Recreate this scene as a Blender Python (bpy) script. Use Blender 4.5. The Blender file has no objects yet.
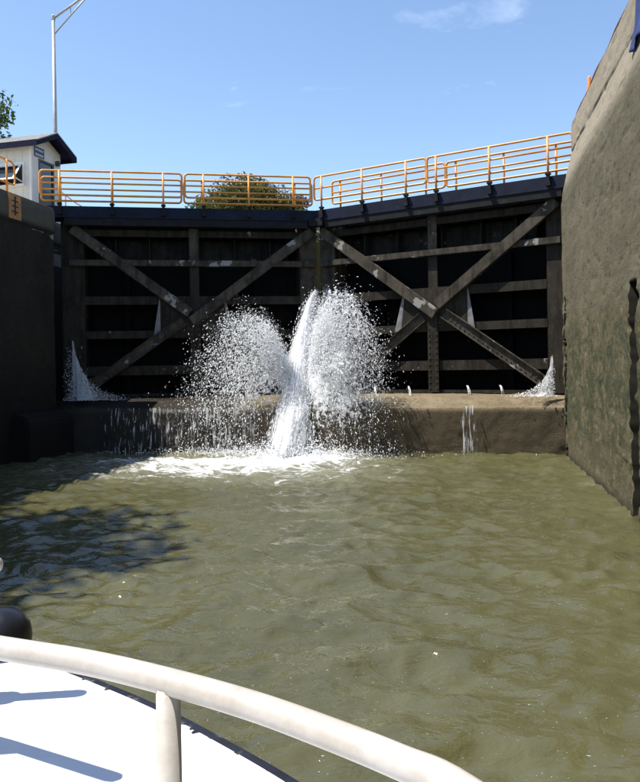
import bpy, bmesh, math, random
import numpy as np
from mathutils import Vector, Matrix

# ------------------------------------------------------------------ camera
# lock axes: x = across the chamber (right), y = along the chamber (upstream), z = up; water surface z = 0
EYE = 2.36
YAW = math.radians(10.8)
ROLL = math.atan(0.018)
sc = bpy.context.scene
C = sc.collection
cam_d = bpy.data.cameras.new('camera')
cam = bpy.data.objects.new('camera', cam_d); C.objects.link(cam)
cam_d.sensor_fit = 'VERTICAL'; cam_d.sensor_height = 36.0; cam_d.sensor_width = 36.0 * 640 / 782
cam_d.lens = 36.0 * 740 / 782
cam_d.shift_y = -27 / 782
cam_d.clip_start = 0.05; cam_d.clip_end = 5000
cam.matrix_world = (Matrix.Translation((0, 0, EYE)) @ Matrix.Rotation(YAW, 4, 'Z') @
                    Matrix.Rotation(math.pi / 2, 4, 'X') @ Matrix.Rotation(-ROLL, 4, 'Z'))
sc.camera = cam

# ------------------------------------------------------------------ light
SUN_EL = math.radians(63); SUN_AZ = math.radians(197)      # direction towards the sun, angle in the x-y plane
sdir = Vector((math.cos(SUN_EL) * math.cos(SUN_AZ), math.cos(SUN_EL) * math.sin(SUN_AZ), math.sin(SUN_EL)))
w = bpy.data.worlds.new('World'); sc.world = w; w.use_nodes = True
nt = w.node_tree; nt.nodes.clear()
N = nt.nodes.new; L = nt.links.new
out = N('ShaderNodeOutputWorld'); bg = N('ShaderNodeBackground'); sky = N('ShaderNodeTexSky')
sky.sky_type = 'NISHITA'; sky.sun_disc = False; sky.sun_elevation = SUN_EL
sky.sun_rotation = math.pi / 2 - SUN_AZ
sky.altitude = 100; sky.air_density = 1.0; sky.dust_density = 0.3; sky.ozone_density = 2.2
bg.inputs['Strength'].default_value = 0.132
tc = N('ShaderNodeTexCoord'); sep = N('ShaderNodeSeparateXYZ'); L(tc.outputs['Generated'], sep.inputs[0])
zmax = N('ShaderNodeMath'); zmax.operation = 'MAXIMUM'; L(sep.outputs['Z'], zmax.inputs[0]); zmax.inputs[1].default_value = 0.05
dx = N('ShaderNodeMath'); dx.operation = 'DIVIDE'; L(sep.outputs['X'], dx.inputs[0]); L(zmax.outputs[0], dx.inputs[1])
dy = N('ShaderNodeMath'); dy.operation = 'DIVIDE'; L(sep.outputs['Y'], dy.inputs[0]); L(zmax.outputs[0], dy.inputs[1])
cmb = N('ShaderNodeCombineXYZ'); L(dx.outputs[0], cmb.inputs[0]); L(dy.outputs[0], cmb.inputs[1])
mp = N('ShaderNodeMapping'); L(cmb.outputs[0], mp.inputs[0]); mp.inputs['Location'].default_value = (2.62, 2.58, 0)
mp.inputs['Rotation'].default_value = (0, 0, 0.2); mp.inputs['Scale'].default_value = (0.9, 1.3, 1)
nz = N('ShaderNodeTexNoise'); L(mp.outputs[0], nz.inputs['Vector'])
nz.inputs['Scale'].default_value = 1.5; nz.inputs['Detail'].default_value = 7; nz.inputs['Roughness'].default_value = 0.6
nz.inputs['Distortion'].default_value = 0.5
rmp = N('ShaderNodeValToRGB'); L(nz.outputs['Fac'], rmp.inputs[0])
rmp.color_ramp.elements[0].position = 0.61; rmp.color_ramp.elements[0].color = (0, 0, 0, 1)
rmp.color_ramp.elements[1].position = 0.86; rmp.color_ramp.elements[1].color = (0.5, 0.5, 0.5, 1)
mx = N('ShaderNodeMix'); mx.data_type = 'RGBA'
L(rmp.outputs[0], mx.inputs['Factor']); L(sky.outputs[0], mx.inputs[6]); mx.inputs[7].default_value = (6.5, 7.2, 8.2, 1)
L(mx.outputs[2], bg.inputs['Color']); L(bg.outputs[0], out.inputs['Surface'])

sun_d = bpy.data.lights.new('sun', 'SUN'); sun_d.energy = 5.0; sun_d.angle = math.radians(0.53); sun_d.color = (1.0, 0.95, 0.87)
sun = bpy.data.objects.new('sun', sun_d); C.objects.link(sun)
sun.location = sdir * 60
sun.rotation_euler = (-sdir).to_track_quat('-Z', 'Y').to_euler()

vs = sc.view_settings
vs.view_transform = 'Standard'; vs.look = 'None'; vs.exposure = 0.8; vs.gamma = 1.0; vs.use_curve_mapping = False

random.seed(4); RNG = np.random.default_rng(4)

# ------------------------------------------------------------------ pixel helpers (photograph 640 x 782)
def ray(x, y):
    a = (x - 320) / 740; b = -(y - 364) / 740
    c, s = math.cos(ROLL), math.sin(ROLL)
    X = a * c + b * s; Z = -a * s + b * c
    return (X * math.cos(YAW) - math.sin(YAW), X * math.sin(YAW) + math.cos(YAW), Z)
def on_x(x, y, u): r = ray(x, y); k = u / r[0]; return Vector((u, r[1] * k, r[2] * k + EYE))
def on_y(x, y, v): r = ray(x, y); k = v / r[1]; return Vector((r[0] * k, v, r[2] * k + EYE))
def on_z(x, y, z): r = ray(x, y); k = (z - EYE) / r[2]; return Vector((r[0] * k, r[1] * k, z))

# ------------------------------------------------------------------ materials
MATS = {}
def new_mat(name):
    m = bpy.data.materials.new(name); m.use_nodes = True
    n = m.node_tree; b = n.nodes['Principled BSDF']; MATS[name] = m
    return m, n, b
def noise(n, scale, detail=5, rough=0.6, vec=None, stretch=None, dist=0.0):
    t = n.nodes.new('ShaderNodeTexNoise'); t.inputs['Scale'].default_value = scale
    t.inputs['Detail'].default_value = detail; t.inputs['Roughness'].default_value = rough; t.inputs['Distortion'].default_value = dist
    tcn = n.nodes.new('ShaderNodeTexCoord'); src = tcn.outputs['Object']
    if stretch:
        mpn = n.nodes.new('ShaderNodeMapping'); n.links.new(src, mpn.inputs[0]); mpn.inputs['Scale'].default_value = stretch; src = mpn.outputs[0]
    n.links.new(src, t.inputs['Vector'])
    return t.outputs['Fac']
def ramp(n, fac, stops):
    r = n.nodes.new('ShaderNodeValToRGB'); n.links.new(fac, r.inputs[0]); e = r.color_ramp.elements
    while len(e) < len(stops): e.new(0.5)
    for k, (p, c) in enumerate(stops):
        e[k].position = p
        e[k].color = (c, c, c, 1) if not isinstance(c, tuple) else (*c, 1)
    return r.outputs[0]
def mix(n, fac, a, b, mode='MIX'):
    m = n.nodes.new('ShaderNodeMix'); m.data_type = 'RGBA'; m.blend_type = mode
    for s, v in ((0, fac), (6, a), (7, b)):
        if isinstance(v, (int, float)): m.inputs[s].default_value = v
        elif isinstance(v, tuple): m.inputs[s].default_value = (*v, 1)
        else: n.links.new(v, m.inputs[s])
    return m.outputs[2]
def bump(n, b, fac, strength, dist=0.02):
    bp = n.nodes.new('ShaderNodeBump'); bp.inputs['Strength'].default_value = strength; bp.inputs['Distance'].default_value = dist
    n.links.new(fac, bp.inputs['Height']); n.links.new(bp.outputs[0], b.inputs['Normal'])
def math_n(n, op, a, b=0.0):
    m = n.nodes.new('ShaderNodeMath'); m.operation = op
    for k, v in enumerate((a, b)):
        if isinstance(v, (int, float)): m.inputs[k].default_value = v
        else: n.links.new(v, m.inputs[k])
    return m.outputs[0]
def zramp(n, lo, hi):
    tcn = n.nodes.new('ShaderNodeTexCoord'); s = n.nodes.new('ShaderNodeSeparateXYZ'); n.links.new(tcn.outputs['Object'], s.inputs[0])
    m = n.nodes.new('ShaderNodeMapRange'); m.interpolation_type = 'SMOOTHSTEP'
    n.links.new(s.outputs['Z'], m.inputs['Value']); m.inputs['From Min'].default_value = lo; m.inputs['From Max'].default_value = hi
    return m.outputs[0]
def simple(name, col, rough=0.6, metal=0.0, var=0.25, scale=6, bmp=0.15, spec=0.5, dirt=None):
    m, n, b = new_mat(name)
    f = noise(n, scale, 6)
    lo = tuple(c * (1 - var) for c in col); hi = tuple(min(1, c * (1 + var)) for c in col)
    col_o = ramp(n, f, [(0.3, lo), (0.7, hi)])
    if dirt:
        f2 = noise(n, scale * 0.7, 8, 0.7)
        col_o = mix(n, ramp(n, f2, [(0.56, 0.0), (0.66, 1.0)]), col_o, dirt)
    n.links.new(col_o, b.inputs['Base Color']); b.inputs['Roughness'].default_value = rough
    b.inputs['Metallic'].default_value = metal; b.inputs['Specular IOR Level'].default_value = spec
    if bmp: bump(n, b, noise(n, scale * 6, 4), bmp, 0.01)
    return m

NOISE = noise
def concrete(name, c1, c2, algae=None, wet=None, wet_shade_left=False, top=None, asp=(1, 1, 1), wetk=0.35):
    def noise(n, scale, detail=5, rough=0.6, stretch=(1, 1, 1), dist=0.0):
        return NOISE(n, scale, detail, rough, stretch=tuple(a * q for a, q in zip(stretch, asp)), dist=dist)
    m, n, b = new_mat(name)
    base = ramp(n, noise(n, 1.1, 8, 0.65), [(0.3, c1), (0.7, c2)])
    streak = noise(n, 1.6, 6, 0.6, stretch=(1.6, 1.6, 0.35))
    base = mix(n, ramp(n, streak, [(0.33, 0.4), (0.55, 0.0)]), base, tuple(c * 0.45 for c in c1))
    speck = noise(n, 11, 5, 0.7)
    base = mix(n, ramp(n, speck, [(0.34, 0.75), (0.46, 0.0)]), base, tuple(c * 0.35 for c in c1))
    base = mix(n, ramp(n, noise(n, 19, 3, 0.6), [(0.6, 0.0), (0.72, 0.45)]), base, tuple(min(1, c * 1.6) for c in c2))
    if algae:
        zone = math_n(n, 'MULTIPLY', zramp(n, 3.7, 2.6), zramp(n, -0.3, 1.1))
        pat = noise(n, 2.6, 10, 0.75, stretch=(1.3, 1.3, 0.6), dist=0.5)
        base = mix(n, math_n(n, 'MULTIPLY', zone, ramp(n, pat, [(0.44, 0.0), (0.53, 0.95)])), base, algae)
        zone2 = zramp(n, 3.6, 3.0)
        base = mix(n, math_n(n, 'MULTIPLY', zone2, 0.32), base, (0.075, 0.062, 0.022))
        tan = noise(n, 9, 7, 0.75, stretch=(1.3, 1.3, 0.5))
        base = mix(n, math_n(n, 'MULTIPLY', zone2, ramp(n, tan, [(0.54, 0.0), (0.66, 0.6)])), base, (0.26, 0.20, 0.09))
    if top:
        base = mix(n, math_n(n, 'MULTIPLY', zramp(n, *top[0]), 0.85), base, mix(n, noise(n, 2.5, 7, 0.7), top[1], top[2]))
    rough = 0.9
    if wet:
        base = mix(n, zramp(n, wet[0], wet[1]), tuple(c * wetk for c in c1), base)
    if wet_shade_left:
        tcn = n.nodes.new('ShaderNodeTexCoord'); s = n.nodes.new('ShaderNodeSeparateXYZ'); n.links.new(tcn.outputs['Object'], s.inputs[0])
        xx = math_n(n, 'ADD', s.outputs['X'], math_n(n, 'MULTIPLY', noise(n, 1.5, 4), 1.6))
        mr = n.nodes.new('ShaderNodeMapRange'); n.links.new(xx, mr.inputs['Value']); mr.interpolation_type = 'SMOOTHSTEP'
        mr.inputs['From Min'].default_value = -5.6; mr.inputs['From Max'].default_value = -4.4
        base = mix(n, mr.outputs[0], (0.032, 0.027, 0.02), base)  # left part darkened for wet concrete and for painted shade
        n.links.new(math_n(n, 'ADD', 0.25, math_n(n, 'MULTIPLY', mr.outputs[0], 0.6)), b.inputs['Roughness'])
    else:
        b.inputs['Roughness'].default_value = rough
    b.inputs['Specular IOR Level'].default_value = 0.3
    n.links.new(base, b.inputs['Base Color'])
    bump(n, b, noise(n, 16, 9, 0.8), 0.9, 0.035)
    return m

concrete('wall_concrete', (0.088, 0.077, 0.045), (0.146, 0.127, 0.081), algae=(0.017, 0.031, 0.016), wet=(0.0, 0.22), asp=(1, 0.38, 1.25),
         top=((6.3, 7.0), (0.25, 0.21, 0.15), (0.36, 0.31, 0.235)))
concrete('left_shade_concrete', (0.017, 0.0135, 0.008), (0.03, 0.0245, 0.016), wet=(1.0, 3.5), top=((6.15, 6.35), (0.07, 0.058, 0.042), (0.14, 0.12, 0.09)))  # base colour darkened to carry the left wall's shade
concrete('sill_concrete', (0.15, 0.115, 0.065), (0.23, 0.185, 0.12), wet=(1.08, 1.2), wet_shade_left=True, wetk=0.62)
concrete('cap_concrete', (0.2, 0.175, 0.14), (0.33, 0.29, 0.23))
concrete('pavement', (0.3, 0.28, 0.25), (0.42, 0.4, 0.36))
simple('grass', (0.05, 0.075, 0.022), 0.95, var=0.4, scale=2)

# steel of the gates: dark paint worn to brown with pale scuffs
def steel(name, c1, c2, scuff, lim):
    m, n, b = new_mat(name)
    base = ramp(n, noise(n, 2.2, 8, 0.7), [(0.3, c1), (0.7, c2)])
    base = mix(n, ramp(n, noise(n, 3.0, 6, 0.6, stretch=(2, 2, 0.35)), [(0.36, 0.7), (0.55, 0.0)]), base, tuple(c * 0.4 for c in c1))
    base = mix(n, ramp(n, noise(n, 1.9, 7, 0.55), [(lim, 0.0), (lim + 0.02, 1.0)]), base, scuff)
    base = mix(n, ramp(n, noise(n, 22, 3, 0.6), [(0.66, 0.0), (0.74, 0.5)]), base, scuff)
    n.links.new(base, b.inputs['Base Color'])
    b.inputs['Roughness'].default_value = 0.75; b.inputs['Specular IOR Level'].default_value = 0.15
    bump(n, b, noise(n, 25, 5, 0.7), 0.3, 0.01)
    return m
steel('gate_steel', (0.020, 0.0165, 0.0115), (0.041, 0.0345, 0.025), (0.22, 0.21, 0.2), 0.665)
steel('brace_steel', (0.030, 0.025, 0.0175), (0.10, 0.084, 0.063), (0.26, 0.25, 0.235), 0.62)
steel('skin_shade_steel', (0.0012, 0.0012, 0.0012), (0.003, 0.003, 0.0027), (0.012, 0.012, 0.012), 0.75)  # near-black: shade of the recess behind the girders put into the colour
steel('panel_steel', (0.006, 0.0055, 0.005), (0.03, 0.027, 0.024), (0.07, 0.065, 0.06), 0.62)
simple('rivet_steel', (0.035, 0.028, 0.02), 0.6)
simple('navy_paint', (0.004, 0.007, 0.021), 0.6, var=0.5, scale=4, dirt=(0.012, 0.015, 0.026), spec=0.2)
simple('black_paint', (0.007, 0.007, 0.008), 0.6, var=0.5, scale=5, dirt=(0.022, 0.021, 0.02), spec=0.2)
simple('orange_paint', (0.70, 0.28, 0.04), 0.42, var=0.18, scale=3, dirt=(0.45, 0.22, 0.09))
simple('orange_faded', (0.36, 0.17, 0.06), 0.85, var=0.35, scale=9, dirt=(0.12, 0.09, 0.06))
simple('mark_black', (0.03, 0.022, 0.016), 0.9)
simple('red_edge', (0.42, 0.13, 0.07), 0.8, var=0.4, scale=3, dirt=(0.3, 0.24, 0.18))
simple('siding', (0.74, 0.7, 0.62), 0.6, var=0.06, scale=4, bmp=0.05, dirt=(0.62, 0.58, 0.5))
simple('white_trim', (0.82, 0.81, 0.79), 0.5, var=0.04, bmp=0.05)
simple('roof_navy', (0.006, 0.008, 0.028), 0.7, var=0.4, spec=0.15)
simple('roof_top', (0.16, 0.155, 0.15), 0.9, var=0.4)
simple('galvanised', (0.42, 0.41, 0.39), 0.5, metal=0.4, var=0.15)
simple('interior', (0.03, 0.028, 0.026), 0.9)
simple('door_frame', (0.05, 0.055, 0.05), 0.5)
simple('sign_navy', (0.02, 0.03, 0.10), 0.4)
simple('sign_white', (0.6, 0.62, 0.68), 0.5)
simple('blue_cloth', (0.012, 0.03, 0.12), 0.8, var=0.6, scale=7)
simple('bark', (0.07, 0.055, 0.04), 0.95, var=0.4)
simple('black_rubber', (0.010, 0.009, 0.011), 0.32, var=0.4, scale=9, bmp=0.1)
simple('rub_navy', (0.012, 0.014, 0.026), 0.5, var=0.5, scale=12, dirt=(0.12, 0.12, 0.13))
simple('cone_orange', (0.75, 0.2, 0.03), 0.5, var=0.15)

# boat paint
m, n, b = new_mat('deck_white')
f = noise(n, 3, 7, 0.65)
col = ramp(n, f, [(0.3, (0.66, 0.68, 0.71)), (0.7, (0.76, 0.77, 0.78))])
col = mix(n, ramp(n, noise(n, 16, 6, 0.75), [(0.66, 0.0), (0.78, 0.35)]), col, (0.5, 0.49, 0.46))
n.links.new(col, b.inputs['Base Color']); b.inputs['Roughness'].default_value = 0.5
bump(n, b, noise(n, 60, 3), 0.25, 0.004)
m, n, b = new_mat('rail_white')
col = ramp(n, noise(n, 9, 7, 0.7), [(0.3, (0.36, 0.315, 0.26)), (0.62, (0.47, 0.44, 0.405))])
col = mix(n, ramp(n, noise(n, 34, 6, 0.7), [(0.6, 0.0), (0.72, 0.3)]), col, (0.26, 0.21, 0.16))
n.links.new(col, b.inputs['Base Color']); b.inputs['Roughness'].default_value = 0.38
bump(n, b, noise(n, 45, 4), 0.18, 0.004)
m, n, b = new_mat('glass')
b.inputs['Base Color'].default_value = (0.02, 0.025, 0.03, 1); b.inputs['Roughness'].default_value = 0.04; b.inputs['Specular IOR Level'].default_value = 1.0

# water of the chamber: murky olive below a wave-ruffled mirror, white where aerated (attribute foam)
m, n, b = new_mat('lock_water')
at = n.nodes.new('ShaderNodeAttribute'); at.attribute_name = 'foam'
murk = ramp(n, noise(n, 0.35, 4), [(0.35, (0.063, 0.061, 0.0275)), (0.65, (0.082, 0.079, 0.035))])
fn = ramp(n, noise(n, 2.6, 9, 0.72, stretch=(0.7, 1.4, 1), dist=1.1), [(0.28, 0.0), (0.72, 1.0)])
fm = math_n(n, 'SUBTRACT', math_n(n, 'ADD', at.outputs['Fac'], fn), 1.03)
fm = ramp(n, fm, [(0.0, 0.0), (0.12, 0.35), (0.4, 1.0)])
fine = noise(n, 85, 2, 0.5, stretch=(0.5, 1.0, 1))
sparkle = ramp(n, fine, [(0.735, 0.0), (0.75, 0.8)])  # sparkle painted as tiny white flecks in the water colour
fmx = math_n(n, 'MAXIMUM', fm, math_n(n, 'MULTIPLY', sparkle, 0.5))
milk = mix(n, ramp(n, at.outputs['Fac'], [(0.1, 0.0), (0.85, 0.55)]), murk, (0.28, 0.28, 0.2))
n.links.new(mix(n, fmx, milk, (0.86, 0.88, 0.9)), b.inputs['Base Color'])
n.links.new(math_n(n, 'ADD', 0.02, math_n(n, 'MULTIPLY', fm, 0.6)), b.inputs['Roughness'])
b.inputs['IOR'].default_value = 1.5
bh = math_n(n, 'ADD', math_n(n, 'MULTIPLY', noise(n, 5.5, 4, 0.55, stretch=(0.7, 1.25, 1), dist=0.4), 1.0), math_n(n, 'MULTIPLY', fm, 0.6))
bump(n, b, bh, 0.6, 0.06)
m, n, b = new_mat('canal_water')
b.inputs['Base Color'].default_value = (0.06, 0.06, 0.025, 1); b.inputs['Roughness'].default_value = 0.08
bump(n, b, noise(n, 3, 4), 0.2, 0.05)
m, n, b = new_mat('spray')
b.inputs['Base Color'].default_value = (0.97, 0.98, 0.99, 1); b.inputs['Roughness'].default_value = 0.25
tr = n.nodes.new('ShaderNodeBsdfTranslucent'); tr.inputs['Color'].default_value = (0.97, 0.98, 0.99, 1)
ms = n.nodes.new('ShaderNodeMixShader'); ms.inputs[0].default_value = 0.55
n.links.new(b.outputs[0], ms.inputs[1]); n.links.new(tr.outputs[0], ms.inputs[2])
n.links.new(ms.outputs[0], n.nodes['Material Output'].inputs['Surface'])
sc.cycles.transparent_max_bounces = 32
m, n, b = new_mat('water_sheet')
b.inputs['Base Color'].default_value = (0.97, 0.98, 0.99, 1); b.inputs['Roughness'].default_value = 0.3
tr = n.nodes.new('ShaderNodeBsdfTranslucent'); tr.inputs['Color'].default_value = (0.97, 0.98, 0.99, 1)
ms = n.nodes.new('ShaderNodeMixShader'); ms.inputs[0].default_value = 0.45
n.links.new(b.outputs[0], ms.inputs[1]); n.links.new(tr.outputs[0], ms.inputs[2])
fl = n.nodes.new('ShaderNodeAttribute'); fl.attribute_name = 'flow'
cv = n.nodes.new('ShaderNodeAttribute'); cv.attribute_name = 'cover'
n1 = n.nodes.new('ShaderNodeTexNoise'); n1.inputs['Scale'].default_value = 1.0; n1.inputs['Detail'].default_value = 5; n1.inputs['Roughness'].default_value = 0.62
n1.inputs['Distortion'].default_value = 0.25
n.links.new(fl.outputs['Vector'], n1.inputs['Vector'])
al = math_n(n, 'SUBTRACT', math_n(n, 'ADD', n1.outputs['Fac'], cv.outputs['Fac']), 1.0)
al = ramp(n, al, [(0.0, 0.0), (0.10, 0.85), (0.3, 1.0)])
tp = n.nodes.new('ShaderNodeBsdfTransparent'); m2 = n.nodes.new('ShaderNodeMixShader')
n.links.new(al, m2.inputs[0]); n.links.new(tp.outputs[0], m2.inputs[1]); n.links.new(ms.outputs[0], m2.inputs[2])
n.links.new(m2.outputs[0], n.nodes['Material Output'].inputs['Surface'])
def leafmat(name, cols):
    m, n, b = new_mat(name)
    g = n.nodes.new('ShaderNodeNewGeometry')
    c = ramp(n, g.outputs['Random Per Island'], [(k / max(1, len(cols) - 1), q) for k, q in enumerate(cols)])
    n.links.new(c, b.inputs['Base Color']); b.inputs['Roughness'].default_value = 0.6; b.inputs['Specular IOR Level'].default_value = 0.25
    t = n.nodes.new('ShaderNodeBsdfTranslucent'); n.links.new(c, t.inputs['Color'])
    s = n.nodes.new('ShaderNodeMixShader'); s.inputs[0].default_value = 0.35
    n.links.new(b.outputs[0], s.inputs[1]); n.links.new(t.outputs[0], s.inputs[2])
    n.links.new(s.outputs[0], n.nodes['Material Output'].inputs['Surface'])
leafmat('leaf_olive', [(0.055, 0.08, 0.016), (0.085, 0.105, 0.024), (0.12, 0.095, 0.028), (0.075, 0.1, 0.022)])
leafmat('leaf_green', [(0.04, 0.075, 0.016), (0.07, 0.11, 0.025), (0.055, 0.085, 0.02)])
leafmat('leaf_rust', [(0.10, 0.05, 0.02), (0.13, 0.075, 0.03), (0.07, 0.06, 0.02)])

# ------------------------------------------------------------------ mesh helpers
class MB:
    def __init__(s): s.v = []; s.f = []
    def box(s, a, b):
        x0, y0, z0 = a; x1, y1, z1 = b; k = len(s.v)
        s.v += [(x0, y0, z0), (x1, y0, z0), (x1, y1, z0), (x0, y1, z0), (x0, y0, z1), (x1, y0, z1), (x1, y1, z1), (x0, y1, z1)]
        s.f += [tuple(k + q for q in t) for t in ((0, 3, 2, 1), (4, 5, 6, 7), (0, 1, 5, 4), (1, 2, 6, 5), (2, 3, 7, 6), (3, 0, 4, 7))]
        return s
    def hexa(s, p):     # eight corners in the order of box()
        k = len(s.v); s.v += [tuple(q) for q in p]
        s.f += [tuple(k + q for q in t) for t in ((0, 3, 2, 1), (4, 5, 6, 7), (0, 1, 5, 4), (1, 2, 6, 5), (2, 3, 7, 6), (3, 0, 4, 7))]
        return s
    def prism(s, pts, d):     # polygon extruded by vector d
        k = len(s.v); m = len(pts); d = Vector(d)
        s.v += [tuple(p) for p in pts] + [tuple(Vector(p) + d) for p in pts]
        s.f += [tuple(k + q for q in range(m)), tuple(k + m + q for q in reversed(range(m)))]
        s.f += [(k + (q + 1) % m, k + q, k + m + q, k + m + (q + 1) % m) for q in range(m)]
        return s
    def tube(s, pts, r, seg=8, closed=False, cap=True):
        pts = [Vector(p) for p in pts]; m = len(pts); k = len(s.v)
        rr = r if isinstance(r, (list, tuple)) else [r] * m
        up = Vector((0, 0, 1)); prev = None
        for i, p in enumerate(pts):
            if closed: t = pts[(i + 1) % m] - pts[i - 1]
            else: t = pts[min(i + 1, m - 1)] - pts[max(i - 1, 0)]
            t.normalize()
            if prev is None:
                a = t.cross(up if abs(t.z) < 0.95 else Vector((1, 0, 0))); a.normalize()
            else:
                a = prev - t * prev.dot(t); a.normalize()
            prev = a; bb = t.cross(a)
            for q in range(seg):
                g = 2 * math.pi * q / seg
                s.v.append(tuple(p + (a * math.cos(g) + bb * math.sin(g)) * rr[i]))
        for i in range(m if closed else m - 1):
            j = (i + 1) % m
            for q in range(seg):
                q2 = (q + 1) % seg
                s.f.append((k + i * seg + q, k + i * seg + q2, k + j * seg + q2, k + j * seg + q))
        if cap and not closed:
            s.f.append(tuple(k + q for q in reversed(range(seg)))); s.f.append(tuple(k + (m - 1) * seg + q for q in range(seg)))
        return s
    def lathe(s, prof, c, seg=20):
        k = len(s.v); m = len(prof)
        for r, z in prof:
            for q in range(seg):
                g = 2 * math.pi * q / seg; s.v.append((c[0] + r * math.cos(g), c[1] + r * math.sin(g), c[2] + z))
        for i in range(m - 1):
            for q in range(seg):
                q2 = (q + 1) % seg; s.f.append((k + i * seg + q, k + i * seg + q2, k + (i + 1) * seg + q2, k + (i + 1) * seg + q))
        s.f.append(tuple(k + q for q in reversed(range(seg)))); s.f.append(tuple(k + (m - 1) * seg + q for q in range(seg)))
        return s
    def build(s, name, mat, parent=None, smooth=False, bevel=0.0):
        me = bpy.data.meshes.new(name); me.from_pydata(s.v, [], s.f); me.update()
        bm = bmesh.new(); bm.from_mesh(me); bmesh.ops.recalc_face_normals(bm, faces=bm.faces[:])
        if bevel: bmesh.ops.bevel(bm, geom=bm.edges[:], offset=bevel, segments=2, affect='EDGES', clamp_overlap=True)
        bm.to_mesh(me); bm.free()
        return link(name, me, mat, parent, smooth)
def link(name, me, mat, parent=None, smooth=False):
    me.materials.append(MATS[mat])
    if smooth: me.polygons.foreach_set('use_smooth', [True] * len(me.polygons))
    o = bpy.data.objects.new(name, me); C.objects.link(o)
    if parent is not None:
        o.parent = parent
        o.matrix_parent_inverse = Matrix.Identity(4)
    return o
def tag(o, label=None, cat=None, group=None, kind=None):
    for k, v in (('label', label), ('category', cat), ('group', group), ('kind', kind)):
        if v: o[k] = v
    return o
def thing(name, label, cat, loc=(0, 0, 0), rz=0.0, group=None):
    o = bpy.data.objects.new(name, None); C.objects.link(o); o.location = loc; o.rotation_euler = (0, 0, rz); o.empty_display_size = 0.3
    return tag(o, label, cat, group)
def npmesh(name, V, F):
    me = bpy.data.meshes.new(name); V = np.asarray(V, np.float32); F = np.asarray(F, np.int32)
    k = F.shape[1]
    me.vertices.add(len(V)); me.vertices.foreach_set('co', V.ravel())
    me.loops.add(F.size); me.loops.foreach_set('vertex_index', F.ravel())
    me.polygons.add(len(F)); me.polygons.foreach_set('loop_start', np.arange(0, F.size, k, dtype=np.int32))
    me.update(calc_edges=True); me.validate()
    return me
def gridfaces(nu, nv):
    i, j = np.meshgrid(np.arange(nu - 1), np.arange(nv - 1), indexing='ij')
    a = (i * nv + j).ravel()
    return np.stack([a, a + nv, a + nv + 1, a + 1], 1)
def vnoise(x, y, seed=0):
    r = np.random.default_rng(seed).random((256, 256))
    xi = np.floor(x).astype(int); yi = np.floor(y).astype(int); fx = x - xi; fy = y - yi
    fx = fx * fx * (3 - 2 * fx); fy = fy * fy * (3 - 2 * fy)
    g = lambda a, b: r[a % 256, b % 256]
    return (g(xi, yi) * (1 - fx) + g(xi + 1, yi) * fx) * (1 - fy) + (g(xi, yi + 1) * (1 - fx) + g(xi + 1, yi + 1) * fx) * fy
def fbm(x, y, seed=0, oct=4):
    t = 0; a = 1.0; s = 0
    for k in range(oct):
        t = t + a * vnoise(x * 2 ** k + 17 * k, y * 2 ** k + 31 * k, seed + k); s += a; a *= 0.55
    return t / s - 0.5

XL, XR, YC = -11.2, 2.48, 19.1          # chamber faces and the wall ends at the gate recess

# ------------------------------------------------------------------ water of the chamber
xs = np.linspace(XL - 0.4, XR + 0.5, 330)
ys = np.concatenate([np.arange(-40, -2, 0.8), np.arange(-2, 9, 0.042), np.arange(9, YC + 0.6, 0.06)])
X, Y = np.meshgrid(xs, ys, indexing='ij')
Zw = np.zeros_like(X)
wr = np.random.default_rng(23)
for k in range(76):
    lam = 0.26 * (1.3 / 0.26) ** wr.random() if k < 46 else 0.2 + 0.24 * wr.random()
    ang = wr.normal(math.pi / 2 + 0.2, 0.5) if k % 4 else wr.random() * 6.28
    amp = 0.0056 * lam ** 0.95 * (0.5 + wr.random())
    ph = wr.random() * 6.28
    Zw += amp * np.sin((X * math.cos(ang) + Y * math.sin(ang)) * 6.283 / lam + ph + 1.5 * fbm(X * .35, Y * .35, 60 + k, 2))
rg = 1 - np.abs(2 * fbm(X * 1.9 + 0.8 * Y, Y * 2.6 - 0.6 * X, 5, 3)) * 1.6
Zw += 0.034 * rg ** 2 + 0.03 * fbm(X * 2.2, Y * 2.8, 25, 2)
IMP = (-4.3, 18.2)
d = np.hypot((X - IMP[0]) / 1.25, Y - IMP[1])
Zw += np.exp(-(d / 3.2) ** 2) * (0.24 * fbm(X * 2.1, Y * 2.6, 9, 4))
foam = 0.50 * np.exp(-(d / 1.4) ** 2) + 0.70 * np.exp(-(np.hypot((X + 5.5) / 4.6, (Y - 16.2) / 2.3)) ** 2)
foam += 0.30 * np.exp(-(np.hypot((X + 7.6) / 2.6, (Y - 17.6) / 0.8)) ** 2) + 0.25 * np.exp(-(np.hypot((X + 3.0) / 1.5, (Y - 18.2) / 0.7)) ** 2)
foam += 0.28 * np.exp(-((Y - YC) / 0.25) ** 2) * (X < -2) + 0.14 * np.exp(-((X - XR) / 0.09) ** 2)
foam += 0.20 * np.exp(-(np.hypot((X - 2.35) / 0.25, (Y - 14.6) / 0.3)) ** 2) * 2
me = npmesh('water', np.stack([X.ravel(), Y.ravel(), Zw.ravel()], 1), gridfaces(len(xs), len(ys)))
at = me.attributes.new('foam', 'FLOAT', 'POINT'); at.data.foreach_set('value', np.clip(foam, 0, 1).ravel().astype(np.float32))
tag(link('water', me, 'lock_water', smooth=True), kind='structure')

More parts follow.
